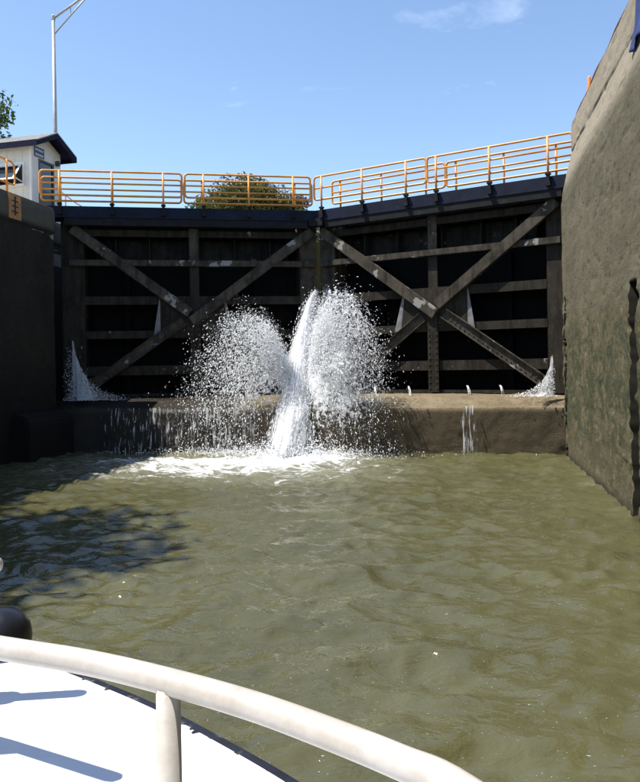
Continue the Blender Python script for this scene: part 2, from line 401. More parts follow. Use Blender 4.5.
# ------------------------------------------------------------------ banks and upper pound
GZ = 6.86
g = MB()
g.box((-700, -400, 5.0), (XL - 1.6, 1400, GZ)); g.box((XR + 1.5, -400, 5.0), (700, 1400, GZ))
g.box((XL - 1.6, -400, -3), (XR + 1.5, -40, GZ)); g.box((XL - 1.6, 400, 5.0), (XR + 1.5, 1400, GZ))
tag(g.build('ground', 'grass'), kind='structure')
tag(MB().box((-40, -60, GZ - 0.3), (XL - 1.3, 60, GZ + 0.02)).build('pavement', 'pavement'), kind='structure')
tag(MB().box((XR + 1.2, -60, GZ - 0.3), (20, 60, GZ + 0.02)).build('pavement', 'pavement'), kind='structure')
tag(MB().box((XL - 0.9, 23.8, 1.0), (XR + 0.9, 399, 6.35)).build('canal_water', 'canal_water'), kind='structure')

# ------------------------------------------------------------------ right wall: rough battered concrete with two arched slots
def wall_mesh(name, xf, side, yend, prof, y0, fine0, step, slots, amp, seed, recess, joint=None):
    """side=+1: solid towards +x. prof: list of (setback, z). Runs along y to yend, then turns round the end into the recess."""
    ya = np.concatenate([np.arange(y0, fine0, 0.7), np.arange(fine0, yend - 0.08, step)])
    path = [(0.0, y) for y in ya]
    for a in np.linspace(0, math.pi / 2, 5): path.append((0.08 * (1 - math.cos(a)), yend - 0.08 + 0.08 * math.sin(a)))
    for q in np.arange(0.14, recess, 0.08): path.append((q, yend))
    path.append((recess, yend)); path.append((recess, yend + 3)); path.append((recess, 60.0))
    path = np.array(path)
    pz = np.array([p[1] for p in prof]); ps = np.array([p[0] for p in prof])
    zz = np.unique(np.concatenate([np.arange(prof[0][1], prof[-1][1], step), pz]))
    sb = np.interp(zz, pz, ps)
    P, Zg = np.meshgrid(np.arange(len(path)), zz, indexing='ij')
    px_ = path[:, 0][P]; py = path[:, 1][P]; back = sb[None, :].repeat(len(path), 0)
    endm = np.clip((px_ - 0.0) / 0.3, 0, 1)
    nrm = amp * (fbm(py * 0.8 + px_ * 1.3, Zg * 1.3, seed, 3) * 0.6 + fbm(py * 2.6 + px_ * 6, Zg * 6, seed + 7, 3))
    pit = fbm(py * 3.2 + px_ * 9, Zg * 8, seed + 21, 2); nrm = nrm + np.clip(pit - 0.15, 0, 1) * amp * 4.5
    if joint: nrm = nrm + np.exp(-((Zg - joint - 0.05 * fbm(py * 0.7, py * 0, seed + 60, 3)) / 0.022) ** 2) * 0.2 * np.clip(fbm(py * 1.1, Zg * 0.2, seed + 61, 3) + 0.22, 0, 1) + np.clip(Zg - joint, 0, 0.2) * 5 * 0.025 * fbm(py * 1.6, Zg * 3, seed + 62, 3)
    for (sy, hw, zt, dep) in slots:
        jag = 0.02 * fbm(Zg * 2.0, py * 0 + sy, seed + 33, 3) + 0.015 * fbm(Zg * 12, py * 3, seed + 40, 2)
        inside = (np.abs(py - sy + 0.5 * jag) < hw + jag)
        arch = Zg < zt - np.maximum(0, np.abs(py - sy)) ** 2 * 1.2
        nrm = np.where(inside & arch & (px_ < 0.02), dep, nrm)
        rim = np.exp(-((np.abs(py - sy) - hw - 0.08) / 0.12) ** 2) * (Zg < zt) * (px_ < 0.02)
        nrm = nrm + rim * 0.14 * fbm(py * 8, Zg * 5, seed + 50, 3) * (nrm < dep * 0.9)
    xx = xf + side * (np.maximum(px_, 0) + back + nrm * (1 - endm * 0.4))
    V = np.stack([xx.ravel(), py.ravel(), Zg.ravel()], 1)
    F = gridfaces(len(path), len(zz))
    return npmesh(name, V, F)

prof_r = [(0.0, -1.0), (0.0, 6.1), (0.03, 6.4), (0.07, 6.6), (0.12, 6.8), (0.17, 7.0), (0.22, 7.2), (0.255, 7.36), (0.262, 7.45), (0.27, 7.7), (0.285, 8.12), (0.30, 8.15)]
wr_ = thing('lock_wall', 'tall sunlit tan concrete wall with green algae, right side of the chamber', 'wall', (XR, 0, 0))
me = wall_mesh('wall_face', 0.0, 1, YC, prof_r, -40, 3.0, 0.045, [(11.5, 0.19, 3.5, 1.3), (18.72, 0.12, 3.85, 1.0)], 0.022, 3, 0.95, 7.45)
simple('slot_shade', (0.012, 0.011, 0.008), 0.9, spec=0.1)  # near-black for the slots' inner faces: their deep shade put into colour
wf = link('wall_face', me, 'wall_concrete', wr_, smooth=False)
me.materials.append(MATS['slot_shade'])
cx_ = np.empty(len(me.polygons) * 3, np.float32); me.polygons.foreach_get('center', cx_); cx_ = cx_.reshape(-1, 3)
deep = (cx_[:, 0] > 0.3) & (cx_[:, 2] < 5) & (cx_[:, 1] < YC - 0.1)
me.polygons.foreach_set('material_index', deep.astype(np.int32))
MB().box((0.30, -40, 6.9), (1.2, YC - 0.01, 8.146)).build('parapet_core', 'cap_concrete', wr_)
e_ = MB()
ye = np.arange(-40, YC - 0.02, 0.25)
e_.tube([(0.305 + 0.012 * math.sin(y * 3.1), y, 8.155 + 0.01 * math.sin(y * 1.7)) for y in ye], 0.022, 6)
e_.build('painted_edge', 'red_edge', wr_)
MB().box((0.95, YC + 0.0, 5.5), (2.0, 60, GZ)).build('upper_coping', 'cap_concrete', wr_)

# blue sheet hung over the parapet, mostly out of frame
V = []; ny, nzz = 30, 24
for i in range(ny):
    for j in range(nzz):
        y = 10.2 + 1.72 * i / (ny - 1); z = 6.98 + 1.25 * j / (nzz - 1)
        V.append((XR + np.interp(z, [p[1] for p in prof_r], [p[0] for p in prof_r]) - 0.05 - 0.02 * math.sin(y * 17 + z * 2) - 0.012 * math.sin(y * 31), y, z + 0.05 * math.sin(y * 9) * (1 - j / nzz)))
me = npmesh('tarpaulin', V, gridfaces(ny, nzz))
o = link('tarpaulin', me, 'blue_cloth', smooth=True)
so = o.modifiers.new('thickness', 'SOLIDIFY'); so.thickness = 0.012
tag(o, 'dark blue sheet hung over the parapet of the tan concrete wall at the frame edge', 'tarpaulin')

t = thing('traffic_cone', 'small orange cone standing on top of the right concrete wall', 'traffic cone', (XR + 0.52, 17.85, 8.147))
MB().lathe([(0.105, 0.03), (0.085, 0.16), (0.06, 0.42), (0.035, 0.66), (0.028, 0.70)], (0, 0, 0), 18).build('cone', 'cone_orange', t, smooth=True)
MB().box((-0.16, -0.16, 0.0), (0.16, 0.16, 0.035)).build('base', 'cone_orange', t, bevel=0.008)

# ------------------------------------------------------------------ left wall, in its own shade
prof_l = [(0.0, -1.0), (0.0, 6.12), (-0.06, 6.2), (-0.06, 6.7), (-0.04, 6.8), (0.02, 6.86)]
wl_ = thing('lock_wall', 'dark shaded concrete wall with worn coping, left side of the chamber', 'wall', (XL, 0, 0))
me = wall_mesh('wall_face', 0.0, -1, YC, prof_l, -40, 8.0, 0.07, [], 0.03, 91, 0.95)
link('wall_face', me, 'left_shade_concrete', wl_)
MB().box((-1.35, -40, 6.0), (-0.02, YC - 0.01, 6.856)).build('coping', 'cap_concrete', wl_)
MB().box((-2.0, YC + 0.0, 5.5), (-0.95, 60, GZ)).build('upper_coping', 'cap_concrete', wl_)
e_ = MB().box((-0.16, 0, 6.857), (0.0, YC - 0.03, 6.875)); e_.build('painted_edge', 'orange_faded', wl_)
# orange gauge patch with a dark barred upright, painted on the coping
p0 = on_x(6, 195, XL); p1 = on_x(18.5, 215, XL)
MB().box((0.055, p0.y, 6.2), (0.079, p1.y, 6.84)).build('gauge_patch', 'orange_faded', wl_)
ym = (p0.y + p1.y) / 2
mk = MB().box((0.078, ym - 0.035, 6.3), (0.084, ym + 0.035, 6.78))
for q in (6.38, 6.52, 6.66): mk.box((0.0775, ym - 0.14, q - 0.018), (0.0835, ym + 0.14, q + 0.018))
mk.build('gauge_mark', 'mark_black', wl_)
# rounded plinth at the foot of the wall
pl = MB(); prof = [(0, -1), (0.55, -1), (0.55, 0.95), (0.48, 1.1), (0.36, 1.18), (0.0, 1.22)]
pl.prism([(a - 0.05, 16.9, z) for a, z in prof], (0, 2.2, 0)); pl.build('plinth', 'left_shade_concrete', wl_, bevel=0.04)

# ------------------------------------------------------------------ sill below the gates
xs = np.arange(XL - 0.9, XR + 0.9, 0.06)
prof = [(19.12, -1.0), (19.12, 0.0), (19.12, 0.3), (19.12, 0.6), (19.12, 0.85), (19.12, 1.05), (19.12, 1.17), (19.16, 1.2), (19.35, 1.235), (19.55, 1.28), (19.75, 1.33), (20.0, 1.40), (20.3, 1.44), (21, 1.45), (22, 1.45), (23.6, 1.45)]
pr = []
for a, b_ in zip(prof[:-1], prof[1:]):
    nn = max(1, int(math.hypot(b_[0] - a[0], b_[1] - a[1]) / 0.06))
    for k in range(nn): pr.append((a[0] + (b_[0] - a[0]) * k / nn, a[1] + (b_[1] - a[1]) * k / nn))
pr.append(prof[-1]); pr = np.array(pr)
I, J = np.meshgrid(np.arange(len(xs)), np.arange(len(pr)), indexing='ij')
xg = xs[I]; yg = pr[:, 0][J]; zg = pr[:, 1][J]
nn = fbm(xg * 2, (yg + zg) * 2, 71, 4) * 0.06 + fbm(xg * 9, (yg + zg) * 9, 75, 2) * 0.02
face = (yg < 19.13)
yg2 = np.where(face, yg - nn, yg - nn * (yg < 19.3)); zg2 = np.where(face, zg, zg + nn * 0.6)
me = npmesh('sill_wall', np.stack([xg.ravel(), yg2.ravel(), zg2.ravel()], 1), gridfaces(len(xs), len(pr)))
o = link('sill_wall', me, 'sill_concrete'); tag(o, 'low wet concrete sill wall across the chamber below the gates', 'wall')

# ------------------------------------------------------------------ mitre gates
APEX = Vector((-4.36, 22.9, 0)); TH = math.radians(21)
def gate(side, label):
    # local frame: +x from the apex along the leaf, -y faces the camera ("w" = -y), z up. The left leaf is mirrored by coordinates.
    root = thing('lock_gate', label, 'lock gate', APEX, 0.0, 'mitre gate leaves')
    dvec = Vector((side * math.cos(TH), -math.sin(TH), 0)); nvec = Vector((-side * math.sin(TH), -math.cos(TH), 0))  # w direction (to camera)
    def P(s, w_, z): q = dvec * s + nvec * w_; return (q.x, q.y, z)
    def bx(mb, s0, s1, w0, w1, z0, z1):
        mb.hexa([P(s0, w0, z0), P(s1, w0, z0), P(s1, w1, z0), P(s0, w1, z0), P(s0, w0, z1), P(s1, w0, z1), P(s1, w1, z1), P(s0, w1, z1)]); return mb
    def slab(mb, poly, w0, w1):
        pts = [P(s, w0, z) for s, z in poly]; mb.prism(pts, nvec * (w1 - w0)); return mb
    LEN = 7.75
    bx(MB(), 0.1, LEN - 0.1, -0.8, -0.77, 1.46, 7.0).build('skin_plate', 'skin_shade_steel', root)
    bx(MB(), 0.06, 0.6, -0.76, 0.0, 1.46, 6.98).build('mitre_post', 'brace_steel', root, bevel=0.02)
    bx(MB(), 7.09, LEN, -0.76, 0.0, 1.46, 6.98).build('quoin_post', 'gate_steel', root, bevel=0.02)
    for z0, z1 in ((6.3, 6.5), (4.25, 4.5), (3.23, 3.46), (2.12, 2.40), (1.47, 1.56)):
        g = MB(); bx(g, 0.602, 7.088, -0.03, -0.004, z0, z1); zc = (z0 + z1) / 2; bx(g, 0.602, 7.088, -0.765, -0.031, zc - 0.015, zc + 0.015)
        g.build('girder', 'gate_steel', root)
    # proud fender beam with a lit top
    bx(MB(), 0.14, 7.5, 0.003, 0.14, 5.40, 5.58).build('fender_beam', 'brace_steel', root, bevel=0.012)
    # top row: stiffeners and stained panels, coloured paler for the lit part of the skin
    st = [0.95, 1.5, 2.6, 3.68, 4.02, 5.2, 6.2, 6.75]
    for s in st: bx(MB(), s - 0.015, s + 0.015, -0.76, -0.3, 5.56, 6.3).build('stiffener', 'gate_steel', root)
    ed = [0.62] + st + [7.08]
    for a, b_ in zip(ed[:-1], ed[1:]):
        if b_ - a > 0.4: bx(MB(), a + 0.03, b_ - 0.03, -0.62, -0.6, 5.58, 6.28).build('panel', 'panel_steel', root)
    for s in (1.9, 5.9): bx(MB(), s - 0.08, s + 0.08, -0.76, -0.55, 1.56, 5.4).build('back_stiffener', 'skin_shade_steel', root)
    # middle upright, gusset, diagonal braces
    bx(MB(), 3.72, 4.0, -0.028, 0.004, 5.585, 6.56).build('upright', 'brace_steel', root)
    bx(MB(), 3.72, 4.0, -0.028, 0.004, 4.46, 5.396).build('upright', 'gate_steel', root)
    low = MB(); bx(low, 3.70, 4.02, 0.055, 0.085, 1.5, 3.86); bx(low, 3.82, 3.90, 0.0, 0.054, 1.5, 3.86)
    up = low.build('riveted_upright', 'gate_steel', root)
    rv = MB()
    for z in np.arange(1.62, 3.8, 0.17):
        for s in (3.755, 3.965):
            c = P(s, 0.085, z); rv.tube([c, Vector(c) + nvec * 0.022], 0.024, 6)
    tag(rv.build('rivets', 'rivet_steel', up), kind='stuff')
    g = MB(); slab(g, [(2.62, 3.24), (5.12, 3.24), (4.92, 4.50), (2.95, 4.50)], 0.004, 0.03); gs = g.build('gusset_plate', 'gate_steel', root)
    for a, b_ in (((2.62, 3.24), (2.95, 4.50)), ((5.12, 3.24), (4.92, 4.50))):
        sg = 1 if a[0] < 4 else -1
        g = MB(); slab(g, [(a[0] + 0.01 * sg, a[1] + 0.03), (a[0] + 0.22 * sg, a[1] + 0.03), (b_[0] + 0.02 * sg, b_[1] - 0.16), (b_[0] + 0.0 * sg, b_[1] - 0.06)], 0.031, 0.036)
        g.build('scuff_strip', 'panel_pale', gs)
    def brace(a, b_, width, w0, w1, name, chan, mat):
        a = Vector((a[0], 0, a[1])); b_ = Vector((b_[0], 0, b_[1])); t_ = (b_ - a).normalized(); nn_ = Vector((-t_.z, 0, t_.x)) * width / 2
        poly = [a + nn_, b_ + nn_, b_ - nn_, a - nn_]
        g = MB()
        if chan:
            slab(g, [(p.x, p.z) for p in poly], w0, w0 + 0.025)
            n2 = nn_ * 0.86
            for sg in (1, -1):
                slab(g, [(p.x, p.z) for p in (a + nn_ * sg, b_ + nn_ * sg, b_ + n2 * sg, a + n2 * sg)], w0 + 0.026, w1)
        else:
            slab(g, [(p.x, p.z) for p in poly], w0, w1)
        o = g.build(name, mat, root, bevel=0.0 if chan else 0.012)
        if chan:
            rv = MB(); Lb = (b_ - a).length
            for k, q in enumerate(np.arange(0.12, Lb - 0.1, 0.16)):
                rows = (-0.45, 0.0, 0.45) if q < 0.7 or q > Lb - 0.5 else ((-0.45,) if k % 3 else (0.45, -0.45))
                for rr in rows:
                    c0 = a + t_ * q + nn_ * rr; c = P(c0.x, w0 + 0.025, c0.z); rv.tube([c, Vector(c) + nvec * 0.02], 0.022, 6)
            tag(rv.build('rivets', 'rivet_steel', o), kind='stuff')
        return o
    brace((0.22, 6.5), (3.98, 3.72), 0.30, 0.05, 0.21, 'diagonal_brace', False, 'brace_steel')
    brace((7.42, 6.5), (4.02, 3.98), 0.30, 0.052, 0.2, 'diagonal_brace', False, 'brace_steel')
    brace((3.56, 3.66), (1.05, 1.8), 0.30, 0.05, 0.16, 'riveted_brace', True, 'brace_steel')
    brace((4.22, 3.74), (6.98, 1.80), 0.30, 0.052, 0.16, 'riveted_brace', True, 'brace_steel')
    # walkway
    S0, S1 = (0.02, 8.7) if side < 0 else (0.09, 8.3)
    bx(MB(), S0, S1, -0.37, 0.33, 7.0, 7.08).build('walkway_deck', 'black_paint', root)
    bx(MB(), S0, S1, 0.331, 0.36, 6.78, 7.115).build('fascia', 'navy_paint', root)
    bx(MB(), S0, S1, -0.40, -0.371, 6.78, 7.115).build('fascia', 'navy_paint', root)
    bx(MB(), S0 + 0.35, 7.6, 0.16, 0.335, 6.56, 6.778).build('walkway_beam', 'black_paint', root, bevel=0.01)
    bx(MB(), S0 + 0.02, S0 + 0.34, 0.2, 0.42, 6.62, 6.86).build('end_bracket', 'black_paint', root, bevel=0.01)
    # railings: rounded tube frame, two rails inside, posts on brackets
    def panel(s0, s1, w_, posts):
        zb, zt, r = 7.43, 8.14, 0.10
        loop = []
        for cs, cz, a0 in ((s1 - r, zt - r, 0), (s0 + r, zt - r, 90), (s0 + r, zb + r, 180), (s1 - r, zb + r, 270)):
            for a in range(0, 91, 18):
                g_ = math.radians(a0 + a); loop.append(P(cs + r * math.cos(g_), w_, cz + r * math.sin(g_)))
        ra = MB().tube(loop, 0.031, 8, closed=True).build('railing', 'orange_paint', root, smooth=True)
        zm = (zb + zt) / 2
        MB().tube([P(s0, w_, zm), P(s1, w_, zm)], 0.027, 8).build('rail', 'orange_paint', ra, smooth=True)
        sg = 1 if w_ > 0 else -1
        for s in posts:
            MB().tube([P(s, w_ + 0.035 * sg, 7.0), P(s, w_ + 0.035 * sg, zt - 0.005)], 0.03, 8).build('post', 'orange_paint', ra, smooth=True)
            b0 = MB(); wa = w_ + 0.035 * sg
            bx(b0, s - 0.06, s + 0.06, wa - 0.05, wa + 0.05, 6.86, 6.98); bx(b0, s - 0.04, s + 0.04, wa - 0.042, wa + 0.042, 6.98, 7.2); bx(b0, s - 0.065, s + 0.065, wa - 0.055, wa + 0.055, 7.14, 7.19)
            b0.build('bracket', 'black_paint', ra)
    if side < 0:
        fr = [(4.19, 8.25), (0.28, 4.10)]; rr = [(4.21, 8.35), (0.10, 4.13)]
    else:
        fr = [(0.12, 3.87), (3.90, 7.9)]; rr = [(0.30, 4.12), (4.16, 7.9)]
    for pan, w_ in ((fr, 0.37), (rr, -0.42)):
        for (a, b_) in pan:
            dd = 0.55; panel(a, b_, w_, [a + dd, (a + b_) / 2, b_ - dd] if side < 0 else [a + 0.28, (a + b_) / 2 - 0.18, b_ - 0.62])
    return root
simple('panel_pale', (0.17, 0.17, 0.17), 0.7, var=0.4, scale=5)
gate(-1, 'left steel gate leaf in shade, with orange railings on its walkway')
gate(1, 'right steel gate leaf with sunlit cross braces and orange railings on its walkway')

# ------------------------------------------------------------------ control booth on the left bank
BR = math.radians(-4)
bt = thing('control_booth', 'small white lock keeper booth with navy roof above the left wall', 'booth', (-12.8, 20.6, GZ + 0.02), BR)
# local: x to the left is negative (front face runs from x=0 to x=-3.2 at y=0), depth y 0..1.5
FW, DP, EH, RH = 3.2, 1.5, 2.42, 2.78
wx0, wx1, wz0, wz1 = -1.42, -0.3, 1.15, 1.78      # front window opening
def board(x0, x1, z0, z1): MB().box((x0 + 0.004, -0.02, z0), (x1 - 0.004, 0.0, z1)).build('siding_board', 'siding', bt)
xb = [0.0, -0.3, -0.58, -0.86, -1.14, -1.42, -1.78, -2.13, -2.49, -2.85, -3.2]
for a, b_ in zip(xb[:-1], xb[1:]):
    if b_ >= wx0 - 0.001 and a <= wx1 + 0.001: board(b_, a, 0, wz0); board(b_, a, wz1, EH)
    else: board(b_, a, 0, EH)
w_ = MB()
w_.box((wx1, 0.001, 0), (-0.07, 0.06, EH)); w_.box((-FW, 0.001, 0), (wx0, 0.06, EH)); w_.box((wx0, 0.001, 0), (wx1, 0.06, wz0)); w_.box((wx0, 0.001, wz1), (wx1, 0.06, EH))
w_.box((-FW, DP - 0.06, 0), (-0.07, DP, EH)); w_.box((-FW, 0.061, 0), (-FW + 0.06, DP - 0.061, EH))
w_.build('wall', 'siding', bt)
dy0, dy1, dz1 = 0.34, 1.14, 2.02
g = MB(); g.box((-0.069, 0.0, 0), (0, dy0, dz1)); g.box((-0.069, dy1, 0), (0, DP, dz1)); g.prism([(-0.069, 0, dz1), (-0.069, DP, dz1), (-0.069, DP, EH), (-0.069, DP / 2, RH), (-0.069, 0, EH)], (0.069, 0, 0))
g.build('gable_wall', 'siding', bt)
MB().box((-0.06, -0.028, 0), (0.012, 0.03, EH - 0.02)).build('corner_trim', 'white_trim', bt)
d_ = MB(); d_.box((-0.05, dy0, 0), (0.012, dy0 + 0.07, dz1)); d_.box((-0.05, dy1 - 0.07, 0), (0.012, dy1, dz1)); d_.box((-0.05, dy0 + 0.07, dz1 - 0.07), (0.012, dy1 - 0.07, dz1)); d_.box((-0.05, dy0 + 0.07, 1.0), (0.006, dy1 - 0.07, 1.08))
dr = d_.build('door', 'door_frame', bt)
MB().box((-0.04, dy0 + 0.071, 1.081), (-0.025, dy1 - 0.071, dz1 - 0.071)).build('pane', 'glass', dr)
MB().box((-0.04, dy0 + 0.071, 0.0), (-0.02, dy1 - 0.071, 0.999)).build('door_panel', 'door_frame', dr)
MB().box((-0.02, 0.55, 2.08), (-0.02, 0.55, 2.08))
# roof: two slopes with overhang, navy fascia
pitch = (RH - EH) / (DP / 2); oh = 0.28
for sg in (0, 1):
    ya, yb = (-oh, DP / 2) if sg == 0 else (DP + oh, DP / 2)
    za = EH - oh * pitch; zb = RH
    g = MB().prism([(-FW - 0.3, ya, za + 0.08), (-FW - 0.3, yb, zb + 0.08), (-FW - 0.3, yb, zb + 0.12), (-FW - 0.3, ya, za + 0.12)], (FW + 0.3 + 0.42, 0, 0))
    rf = g.build('roof', 'roof_top', bt)
    g = MB().prism([(0.30, ya, za - 0.07), (0.30, yb, zb - 0.07), (0.30, yb, zb + 0.079), (0.30, ya, za + 0.079)], (0.1, 0, 0)); g.build('rake_board', 'roof_navy', rf)
    y2 = ya - 0.03 if sg == 0 else ya + 0.03
    MB().box((-FW - 0.3, min(ya, y2), za - 0.07), (0.41, max(ya, y2), za + 0.11)).build('fascia_board', 'roof_navy', rf)
    MB().prism([(-FW - 0.29, ya, za + 0.05), (-FW - 0.29, yb, zb + 0.05), (-FW - 0.29, yb, zb + 0.075), (-FW - 0.29, ya, za + 0.075)], (FW + 0.29 + 0.29, 0, 0)).build('soffit', 'roof_navy', rf)
# open awning window
fr = MB(); fr.box((wx0 - 0.07, -0.045, wz1), (wx1 + 0.07, -0.0205, wz1 + 0.06)); fr.box((wx0 - 0.07, -0.045, wz0), (wx0, -0.0205, wz1)); fr.box((wx1, -0.045, wz0), (wx1 + 0.07, -0.0205, wz1))
fo = fr.build('window_frame', 'white_trim', bt)
MB().box((wx0 - 0.12, -0.16, wz0 - 0.07), (wx1 + 0.12, -0.022, wz0 - 0.005)).build('window_sill', 'white_trim', fo)
def awn(x, t, o_): a = math.radians(36); return (x, -0.05 - math.sin(a) * t - math.cos(a) * o_, wz1 - math.cos(a) * t + math.sin(a) * o_ * -1)
def abox(x0, x1, t0, t1): return MB().hexa([awn(x0, t0, 0), awn(x1, t0, 0), awn(x1, t0, 0.035), awn(x0, t0, 0.035), awn(x0, t1, 0), awn(x1, t1, 0), awn(x1, t1, 0.035), awn(x0, t1, 0.035)])
LW = 0.66
sa = abox(wx0, wx1, 0.0, 0.06).build('sash', 'white_trim', bt)
abox(wx0, wx1, LW - 0.06, LW).build('sash_rail', 'white_trim', sa); abox(wx0, wx0 + 0.07, 0.061, LW - 0.061).build('sash_rail', 'white_trim', sa); abox(wx1 - 0.07, wx1, 0.061, LW - 0.061).build('sash_rail', 'white_trim', sa)
g = MB().hexa([awn(wx0 + 0.07, 0.06, 0.012), awn(wx1 - 0.07, 0.06, 0.012), awn(wx1 - 0.07, 0.06, 0.02), awn(wx0 + 0.07, 0.06, 0.02), awn(wx0 + 0.07, LW - 0.06, 0.012), awn(wx1 - 0.07, LW - 0.06, 0.012), awn(wx1 - 0.07, LW - 0.06, 0.02), awn(wx0 + 0.07, LW - 0.06, 0.02)])
g.build('pane', 'glass', sa)
for xq in (wx0 - 0.03, wx1 + 0.03):
    MB().tube([(xq, -0.05, wz0 + 0.05), awn(xq, LW - 0.03, 0.0)], 0.018, 6).build('stay', 'white_trim', sa)
# navy sign with two worn, unreadable lines and a wall lamp on the gable
sgn = MB().box((0.001, 0.14, 2.02 + 0.03), (0.02, 0.62, 2.02 + 0.34)).build('sign_board', 'sign_navy', bt)
for z, k in ((2.27, 5), (2.12, 6)):
    for q in range(k):
        y0 = 0.18 + q * 0.4 / k; MB().box((0.0195, y0, z - 0.035), (0.0225, y0 + 0.28 / k, z + 0.035)).build('faint_letter', 'sign_white', sgn)
MB().box((0.001, 1.2, 2.0), (0.14, 1.32, 2.16)).build('wall_lamp', 'door_frame', bt, bevel=0.02)

# ------------------------------------------------------------------ lamp post, bank railings
lp = thing('lamp_post', 'tall grey street lamp post with a double strut arm behind the booth', 'lamp post', (-16.0, 27.5, GZ))
PH = 9.75
MB().tube([(0, 0, 0), (0, 0, 0.1), (0, 0, 4.5), (0, 0, PH)], [0.11, 0.105, 0.085, 0.062], 14).build('pole', 'galvanised', lp, smooth=True)
MB().lathe([(0.2, 0), (0.2, 0.03), (0.14, 0.05), (0.12, 0.16)], (0, 0, 0.0), 12).build('base_plate', 'galvanised', lp)
MB().lathe([(0.085, -0.1), (0.085, 0.06), (0.05, 0.1)], (0, 0, PH), 12).build('collar', 'galvanised', lp)
arm = MB().tube([(0, 0, PH - 0.05), (0.9, -0.1, PH + 0.36), (2.0, -0.25, PH + 0.86), (2.7, -0.3, PH + 1.05)], [0.05, 0.046, 0.042, 0.04], 10).build('arm', 'galvanised', lp, smooth=True)
MB().tube([(0, 0, PH - 0.72), (0.9, -0.1, PH + 0.02), (1.95, -0.25, PH + 0.82)], 0.03, 8).build('strut', 'galvanised', arm, smooth=True)
MB().tube([(0.82, -0.09, PH + 0.33), (0.82, -0.09, PH - 0.02)], 0.018, 6).build('tie', 'galvanised', arm)
g = MB(); g.hexa([(2.6, -0.42, PH + 1.0), (3.35, -0.42, PH + 1.02), (3.35, -0.18, PH + 1.02), (2.6, -0.2, PH + 1.0), (2.6, -0.38, PH + 1.15), (3.3, -0.38, PH + 1.13), (3.3, -0.22, PH + 1.13), (2.6, -0.22, PH + 1.15)])
g.build('lamp_head', 'galvanised', lp, bevel=0.02)

br = thing('bank_railing', 'short orange pipe railing with looped end on the left wall coping', 'railing', (XL - 0.4, 17.35, GZ))
top = [(0, -6.0, 1.0), (0, -0.1, 1.0)]
for a in range(0, 91, 15): top.append((0, 0.32 + 0.2 * math.sin(math.radians(a)), 0.8 + 0.2 * math.cos(math.radians(a))))
top += [(0, 0.52, 0.55)]
for a in range(0, 91, 15): top.append((0, 0.42 + 0.1 * math.cos(math.radians(a)), 0.5 - 0.1 * math.sin(math.radians(a))))
top += [(0, 0.0, 0.4), (0, -6.0, 0.4)]
MB().tube(top, 0.026, 8).build('rail_loop', 'orange_paint', br, smooth=True)
for q in (0.12, -1.8, -3.7, -5.6): MB().tube([(0.03, q, 0), (0.03, q, 1.0)], 0.028, 8).build('post', 'orange_paint', br, smooth=True)

hr = thing('handrail', 'brown sloping handrail behind the left gate walkway', 'handrail', (0, 0, 0))
a = on_y(50, 183, 24.2); b_ = on_y(76, 203, 23.4); c_ = on_y(81, 206, 23.4)
a0 = on_y(42, 180, 24.4)
MB().tube([a0, a, b_, c_, (c_.x, c_.y, GZ)], 0.026, 8).build('rail', 'orange_faded', hr, smooth=True)
for q in (0.1, 0.6): p = a.lerp(b_, q); MB().tube([p, (p.x, p.y, GZ - 0.3)], 0.024, 8).build('post', 'orange_faded', hr, smooth=True)

# ------------------------------------------------------------------ trees
def tree(label, loc, height, rad, crown_lo, mat, nl, leaf, seed, group=None, cone=1.0):
    r = np.random.default_rng(seed)
    t = thing('tree', label, 'tree', loc, 0, group)
    tr = MB(); hh = height * 0.82
    tr.tube([(0, 0, -0.2), (0.05, 0.03, hh * 0.3), (-0.08, 0.06, hh * 0.6), (0.05, 0, hh)], [rad * 0.075, rad * 0.06, rad * 0.04, rad * 0.012], 9)
    clumps = []
    for k in range(30):
        ph = r.random() * 6.283; q = r.random(); zc = crown_lo + (height - crown_lo) * (0.1 + 0.85 * q)
        env = rad * (1 - (abs((q - 0.4) / 0.62)) ** 2.2) * cone ** q if abs(q - 0.4) < 0.62 else rad * 0.15
        d = env * (0.35 + 0.55 * r.random()); c = np.array([d * math.cos(ph), d * math.sin(ph), zc]); clumps.append((c, rad * (0.2 + 0.16 * r.random())))
        if k % 2 == 0: tr.tube([(0, 0, max(hh * 0.2, zc - rad * 0.55)), tuple(c * np.array([0.5, 0.5, 1]) - np.array([0, 0, rad * 0.2])), tuple(c)], [rad * 0.03, rad * 0.02, rad * 0.006], 6)
    tr.build('trunk', 'bark', t, smooth=True)
    cs = np.array([c for c, _ in clumps]); rs = np.array([q for _, q in clumps])
    pick = r.integers(0, len(cs), nl); dirs = r.normal(size=(nl, 3)); dirs /= np.linalg.norm(dirs, axis=1)[:, None]
    cen = cs[pick] + dirs * (rs[pick] * (0.45 + 0.75 * r.random(nl)))[:, None] * np.array([1.15, 1.15, 0.85])
    a = r.normal(size=(nl, 3)); a /= np.linalg.norm(a, axis=1)[:, None]
    b = np.cross(a, r.normal(size=(nl, 3))); b /= np.linalg.norm(b, axis=1)[:, None]
    sz = leaf * (0.6 + 0.8 * r.random(nl))[:, None]; nrm = np.cross(a, b)
    V = np.stack([cen - a * sz, cen + b * sz * 0.45 + nrm * sz * 0.12, cen + a * sz, cen - b * sz * 0.45 + nrm * sz * 0.12], 1).reshape(-1, 3)
    F = np.arange(4 * nl).reshape(-1, 4)
    link('crown', npmesh('crown', V, F), mat, t)
    return t
def tree_at(px_, top_px, dist, **k):
    r = ray(px_, top_px); s = dist / math.hypot(r[0], r[1]); P_ = (r[0] * s, r[1] * s); zt = r[2] * s + EYE
    return P_, zt
